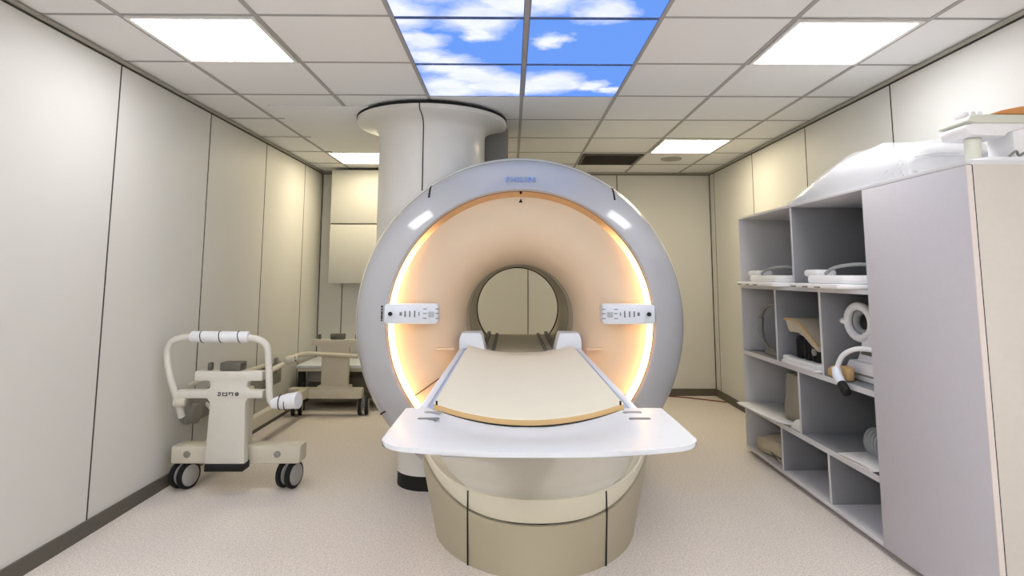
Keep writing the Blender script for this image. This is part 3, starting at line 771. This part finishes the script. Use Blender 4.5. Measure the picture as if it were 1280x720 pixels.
t = Thing('receiver_coil', 'white coil with an orange cushion on two posts on the near end of the cabinet', 'medical coil', (2.0, 2.42, ZT))
b = MB(); b.prism(rrect(.36, .20, .05, 5, 2.0, 2.41), ZT, ZT + .02, 'XY', .006); t.part('base_tray', b, M_coil)
b = MB(); b.cyl((1.87, 2.42, ZT + .018), (1.872, 2.42, ZT + .11), .026, .030, seg=20); t.part('post', b, mat('coil_cream', (224, 226, 212), .45))
b = MB(); b.b2(1.99, 2.12, 2.36, 2.50, ZT + .018, ZT + .16, .01); t.part('post', b, M_coil)
b = MB(); b.prism([(1.80, ZT + .135), (1.82, ZT + .115), (1.95, ZT + .108), (1.965, ZT + .125), (2.03, ZT + .14), (2.16, ZT + .14), (2.17, ZT + .165), (1.84, ZT + .165), (1.80, ZT + .155)], 2.35, 2.51, 'XZ', .006); t.part('lower_shell', b, M_coil)
b = MB(); b.prism([(1.80, ZT + .168), (1.83, ZT + .16), (2.17, ZT + .16), (2.17, ZT + .195), (1.88, ZT + .195), (1.81, ZT + .19)], 2.34, 2.52, 'XZ', .006); t.part('upper_shell', b, mat('coil_cream2', (214, 216, 204), .45))
for x_ in (1.82, 1.848, 1.875):
    b = MB(); b.box((x_, 2.40, ZT + .202), (.02, .06, .026), .005); t.part('clip', b, M_coil)
b = MB(); b.prism([(1.90, ZT + .198), (2.17, ZT + .198), (2.17, ZT + .235), (2.03, ZT + .232), (1.95, ZT + .216)], 2.35, 2.51, 'XZ', .008); t.part('cushion', b, M_orange, label='orange cushion')
b = MB(); b.tube([(1.95, 2.34, ZT + .025), (1.97, 2.33, ZT + .045), (1.99, 2.34, ZT + .03), (2.02, 2.33, ZT + .05)], .005, 8, smooth=5); t.part('cable', b, M_gbox)

# ------------------------------------------------------------------ stretcher trolley on the left
t = Thing('stretcher_trolley', 'beige wheeled stretcher frame with white foam grips by the left wall', 'trolley', (-1.65, 4.85, 0))
def tb(name, c, d, m=M_trol, bev=.006, parent=None, rz=0, label=None):
    b = MB(); b.box(c, d, bev, rz=rz); return t.part(name, b, m, parent, label)
def caster(x, y, rz):
    M = Matrix.Translation((x, y, .08)) @ Matrix.Rotation(rz, 4, 'Z')
    b = MB()
    b.box((0, .012, .045), (.022, .09, .05), .008); b.cyl((0, .02, .06), (0, .02, .085), .02, seg=14); b.cyl((-.045, 0, 0), (.045, 0, 0), .012, seg=12)
    f = MB(); f.add(b.v, b.f, M); fo = t.part('caster', f, M_steel)
    for s in (-1, 1):
        w_ = MB(); w_.cyl((s * .016, 0, 0), (s * .046, 0, 0), .08, seg=32, bev=.008); q = MB(); q.add(w_.v, w_.f, M); t.part('tyre', q, M_black, fo)
        w_ = MB(); w_.cyl((s * .044, 0, 0), (s * .051, 0, 0), .062, seg=28, bev=.004); q = MB(); q.add(w_.v, w_.f, M); t.part('wheel_disc', q, M_rim, fo)
        w_ = MB(); w_.cyl((s * .012, 0, 0), (s * .018, 0, 0), .062, seg=28, bev=.002); q = MB(); q.add(w_.v, w_.f, M); t.part('wheel_disc', q, M_rim, fo)
caster(-1.962, 3.87, math.radians(-20)); caster(-1.335, 3.88, math.radians(-16)); caster(-1.955, 5.80, math.radians(14)); caster(-1.352, 5.82, math.radians(10))
YC = 3.74
# front base bar with rounded end blocks
for x0, x1, nm in ((-2.02, -1.80, 'base_bar'), (-1.66, -1.25, 'base_bar')):
    b = MB(); b.b2(x0, x1, 3.80, 3.93, .158, .262, .014); bb_ = t.part(nm, b, M_trol)
    xx = -1.92 if x0 < -1.9 else -1.385
    d_ = MB(); d_.cyl((xx, 3.802, .215), (xx, 3.794, .215), .02, seg=20, bev=.002); t.part('bolt_cap', d_, M_gbox, bb_)
# front column: T-shaped plate, wider at foot
cb_ = MB()
xl, xr = -1.765, -1.55
poly = [(xl - .008, .185), (xr + .008, .185), (xr - .004, .53), (xr + .01, .555), (-1.455, .555), (-1.455, .60), (xr + .02, .602), (xr, .615), (xr, .645), (xr + .012, .655), (-1.46, .655), (-1.46, .71), (-1.86, .71), (-1.86, .655), (xl - .012, .655), (xl, .645), (xl, .615), (xl - .02, .602), (-1.96, .60), (-1.96, .555), (xl - .014, .555), (xl + .004, .53)]
cb_.prism(poly, YC - .03, YC + .03, 'XZ', .006); col = t.part('front_column', cb_, M_tlight)
tb('foot_cap', (-1.657, YC + .01, .165), (.225, .10, .042), M_black, .006)
# rear body of the column
tb('column_back', (-1.657, YC + .09, .40), (.17, .12, .40), M_trol, .01, col)
tb('top_pad', (-1.655, YC + .02, .735), (.125, .09, .05), M_dgrey, .008, col); tb('stop_peg', (-1.79, YC + .02, .732), (.026, .03, .045), M_dgrey, .005, col)
# emblem on the column: four dark glyph shapes
GL = []
ex, ez, eh = -1.657, .580, .02
g = MB()
def glyph_arc(cx, a0, a1, r=.010, n=8):
    g.tube([(cx + r * math.cos(math.radians(a0 + (a1 - a0) * k / n)), YC - .0305, ez + r * math.sin(math.radians(a0 + (a1 - a0) * k / n))) for k in range(n + 1)], .0026, 6)
glyph_arc(ex - .052, 120, -150); g.box((ex - .054, YC - .0305, ez + .002), (.004, .003, .012), .0005)
g.box((ex - .018, YC - .0305, ez - .009), (.026, .003, .005), .0005); g.box((ex - .030, YC - .0305, ez), (.005, .003, .022), .0005); g.box((ex - .006, YC - .0305, ez), (.005, .003, .022), .0005); g.box((ex - .018, YC - .0305, ez + .006), (.020, .003, .004), .0005)
g.box((ex + .018, YC - .0305, ez + .008), (.026, .003, .005), .0005); g.box((ex + .008, YC - .0305, ez + .001), (.005, .003, .012), .0005); g.box((ex + .028, YC - .0305, ez - .002), (.005, .003, .018), .0005)
glyph_arc(ex + .053, 0, 360); g.box((ex + .053, YC - .0305, ez), (.012, .003, .005), .0005); g.box((ex + .053, YC - .0305, ez), (.005, .003, .012), .0005)
t.part('emblem', g, M_logo, col)
# push handle, one bent tube
YH = 3.70
hp = MB(); hp.tube([(-1.945, YH + .06, .44), (-1.96, YH + .03, .54), (-1.99, YH, .66), (-2.022, YH, .80), (-2.005, YH, .872), (-1.95, YH, .903), (-1.86, YH, .91), (-1.62, YH, .91), (-1.50, YH, .898), (-1.44, YH, .858), (-1.425, YH, .78), (-1.415, YH, .66), (-1.405, YH, .555), (-1.375, YH - .01, .53), (-1.33, YH - .02, .535)], .020, 12, smooth=6)
ha = t.part('push_handle', hp, M_tlight)
gr = MB(); gr.cyl((-1.885, YH, .912), (-1.545, YH, .910), .033, seg=22, bev=.006); gp_ = t.part('foam_grip', gr, M_foam, ha, 'white foam grip on the handle')
for x_ in (-1.82, -1.71, -1.60):
    b = MB(); b.tube([(x_ - .006 * math.cos(a), YH + .0335 * math.sin(a), .911 + .0335 * math.cos(a)) for a in [2 * PI * k / 20 for k in range(20)]], .0028, 6, closed=True); t.part('grip_band', b, M_dark, ha)
gr = MB(); gr.tube([(-1.385, YH - .02, .53), (-1.36, YH - .02, .535), (-1.29, YH - .03, .548), (-1.225, YH - .04, .555)], [.026, .034, .044, .047], 18); t.part('end_grip', gr, M_foam, ha, 'flared white foam end grip')
for x_, rr in ((-1.335, .040), (-1.30, .0445)):
    b = MB(); b.tube([(x_, YH - .027 + rr * math.cos(a), .542 + rr * math.sin(a)) for a in [2 * PI * k / 20 for k in range(20)]], .0028, 6, closed=True); t.part('grip_band', b, M_dark, ha)
# hinge cup and latch at the left of the handle
b = MB(); b.cyl((-1.965, 3.70, .535), (-1.90, 3.71, .535), .026, seg=16, bev=.004); t.part('hinge', b, M_trol)
b = MB(); b.tube([(-1.97, 3.86, .60), (-1.92, 3.90, .625), (-1.87, 3.92, .66), (-1.80, 3.94, .655)], .016, 8, smooth=4); t.part('latch_lever', b, M_trol)
tb('latch_block', (-1.83, 3.92, .625), (.06, .05, .07), M_trol, .008)
# the long spine beam and the folded side panel
b = MB(); b.box((-1.865, 4.83, .212), (.06, 1.86, .085), .006); t.part('spine_beam', b, M_trol)
b = MB(); b.b2(-2.05, -2.015, 3.98, 5.55, .34, .52, .012); sp = t.part('side_panel', b, M_gbox, label='grey folded side panel along the wall')
b = MB(); b.cyl((-2.0, 3.98, .41), (-1.96, 3.98, .41), .06, seg=20, bev=.006); t.part('panel_pivot', b, M_gbox, sp)
for y_ in (4.2,):
    b = MB(); b.tube([(-2.02, y_, .43), (-1.90, y_, .33), (-1.70, y_, .285)], .014, 8); t.part('panel_arm', b, M_trol, sp)
b = MB(); b.tube([(-2.0, 4.5, .545), (-2.0, 5.2, .545)], .018, 8); t.part('lever_bar', b, M_trol)
# rear: base bar, column, arms
YR = 5.80
b = MB(); b.b2(-2.03, -1.355, YR - .05, YR + .05, .155, .245, .012); t.part('base_bar', b, M_trol)
rc = MB(); xl, xr = -1.735, -1.49
poly = [(xl, .24), (xr, .24), (xr, .615), (xr + .03, .625), (-1.385, .625), (-1.385, .685), (-1.83, .685), (-1.83, .63), (xl - .03, .625), (xl, .61)]
rc.prism(poly, YR - .03, YR + .03, 'XZ', .006); rcol = t.part('rear_column', rc, M_trol)
tb('column_foot', (-1.6125, YR, .255), (.30, .09, .03), M_trol, .006, rcol)
tb('top_pad', (-1.60, YR, .712), (.13, .06, .05), M_dgrey, .006, rcol); tb('stop_peg', (-1.77, YR, .708), (.026, .03, .045), M_dgrey, .004, rcol); tb('stop_peg', (-1.425, YR, .708), (.026, .03, .045), M_dgrey, .004, rcol)
b = MB(); b.tube([(-1.40, YR - .045, .535), (-1.85, YR - .045, .56), (-1.93, YR - .06, .55), (-2.0, YR - .14, .51)], .02, 10); ra = t.part('rear_arm', b, M_trol)
b = MB(); b.cyl((-1.925, YR - .10, .53), (-2.03, YR - .13, .505), .038, seg=18, bev=.008); t.part('arm_roller', b, M_tlight, ra)
for q in range(4):
    a = q * PI / 2 + .5; b = MB(); b.sphere((-1.945 + .004 * q, YR - .142, .523 + .02 * math.sin(a)), (.01, .01, .01), 8, 6); t.part('roller_bolt', b, M_dark, ra)
tb('rear_bracket', (-2.02, 5.42, .50), (.025, .05, .13), M_gbox, .005)
b = MB(); b.cyl((-2.0, 5.18, .475), (-1.965, 5.42, .51), .022, seg=12, bev=.004); t.part('lever_handle', b, M_tlight)

# ------------------------------------------------------------------ low white bench behind the trolley
t = Thing('low_bench', 'low bench with a white top against the back wall behind the stretcher frame', 'bench', (-1.5, 6.2, 0))
b = MB(); b.b2(-2.03, -.95, 5.96, 6.60, .395, .425, .006); t.part('bench_top', b, M_white)
b = MB(); b.b2(-2.02, -.96, 5.97, 6.0, .365, .396, .004); t.part('front_rail', b, M_trol)
for x_ in (-1.985, -1.0):
    for y_ in (6.0, 6.55):
        b = MB(); b.b2(x_ - .03, x_ + .03, y_ - .025, y_ + .025, 0, .395, .004); t.part('leg', b, M_dark)
b = MB(); b.b2(-1.945, -1.75, 6.03, 6.3, .26, .37, .008); t.part('motor_box', b, M_gbox)
b = MB(); b.b2(-1.95, -1.03, 6.1, 6.5, .09, .30, .008); t.part('lower_tray', b, M_dgrey)
b = MB(); b.tube([(-1.25, 6.0, .40), (-1.1, 6.03, .47), (-1.0, 6.05, .47)], .01, 8); t.part('guard_rail', b, M_steel)

# ------------------------------------------------------------------ red cable on the floor
b = MB(); b.tube([(1.0, 6.70, .006), (1.35, 6.70, .006), (1.72, 6.66, .006), (2.0, 6.5, .006), (2.19, 6.36, .006)], .006, 8, smooth=6)
solo('floor_cable', 'dark red cable lying on the floor in the back right corner', 'cable', b, M_redc, (1.7, 6.6, 0))

# ------------------------------------------------------------------ camera
R = [[0.9999642917337542, 0.002036170018234833, -0.008201784505094371], [-0.0029590075904347554, 0.9934617644522347, -0.11412697685268026], [0.007915777377548845, 0.11414717071881068, 0.993432314697584]]
bl = lambda v: Vector((v[0], v[2], v[1]))
right, up, fwd = bl(R[0]), bl(R[1]), bl(R[2])
cam = bpy.data.cameras.new('camera'); co = bpy.data.objects.new('camera', cam); COL.objects.link(co)
Mc = Matrix((right, up, -fwd)).transposed().to_4x4(); Mc.translation = (0, 0, CAMZ); co.matrix_world = Mc
cam.sensor_fit = 'HORIZONTAL'; cam.sensor_width = 36; cam.lens = 764.7786 * 36 / 1280
cam.shift_x = (640 - 644.32) / 1280; cam.shift_y = (256.507 - 360) / 1280
cam.clip_start = .02; cam.clip_end = 50
S.camera = co
w = bpy.data.worlds.new('world'); S.world = w; w.use_nodes = True
w.node_tree.nodes['Background'].inputs[0].default_value = (.5, .5, .5, 1); w.node_tree.nodes['Background'].inputs[1].default_value = .2
S.view_settings.view_transform = 'Standard'; S.view_settings.look = 'None'; S.view_settings.gamma = 1; S.view_settings.use_curve_mapping = False
S.view_settings.exposure = EXPOSURE
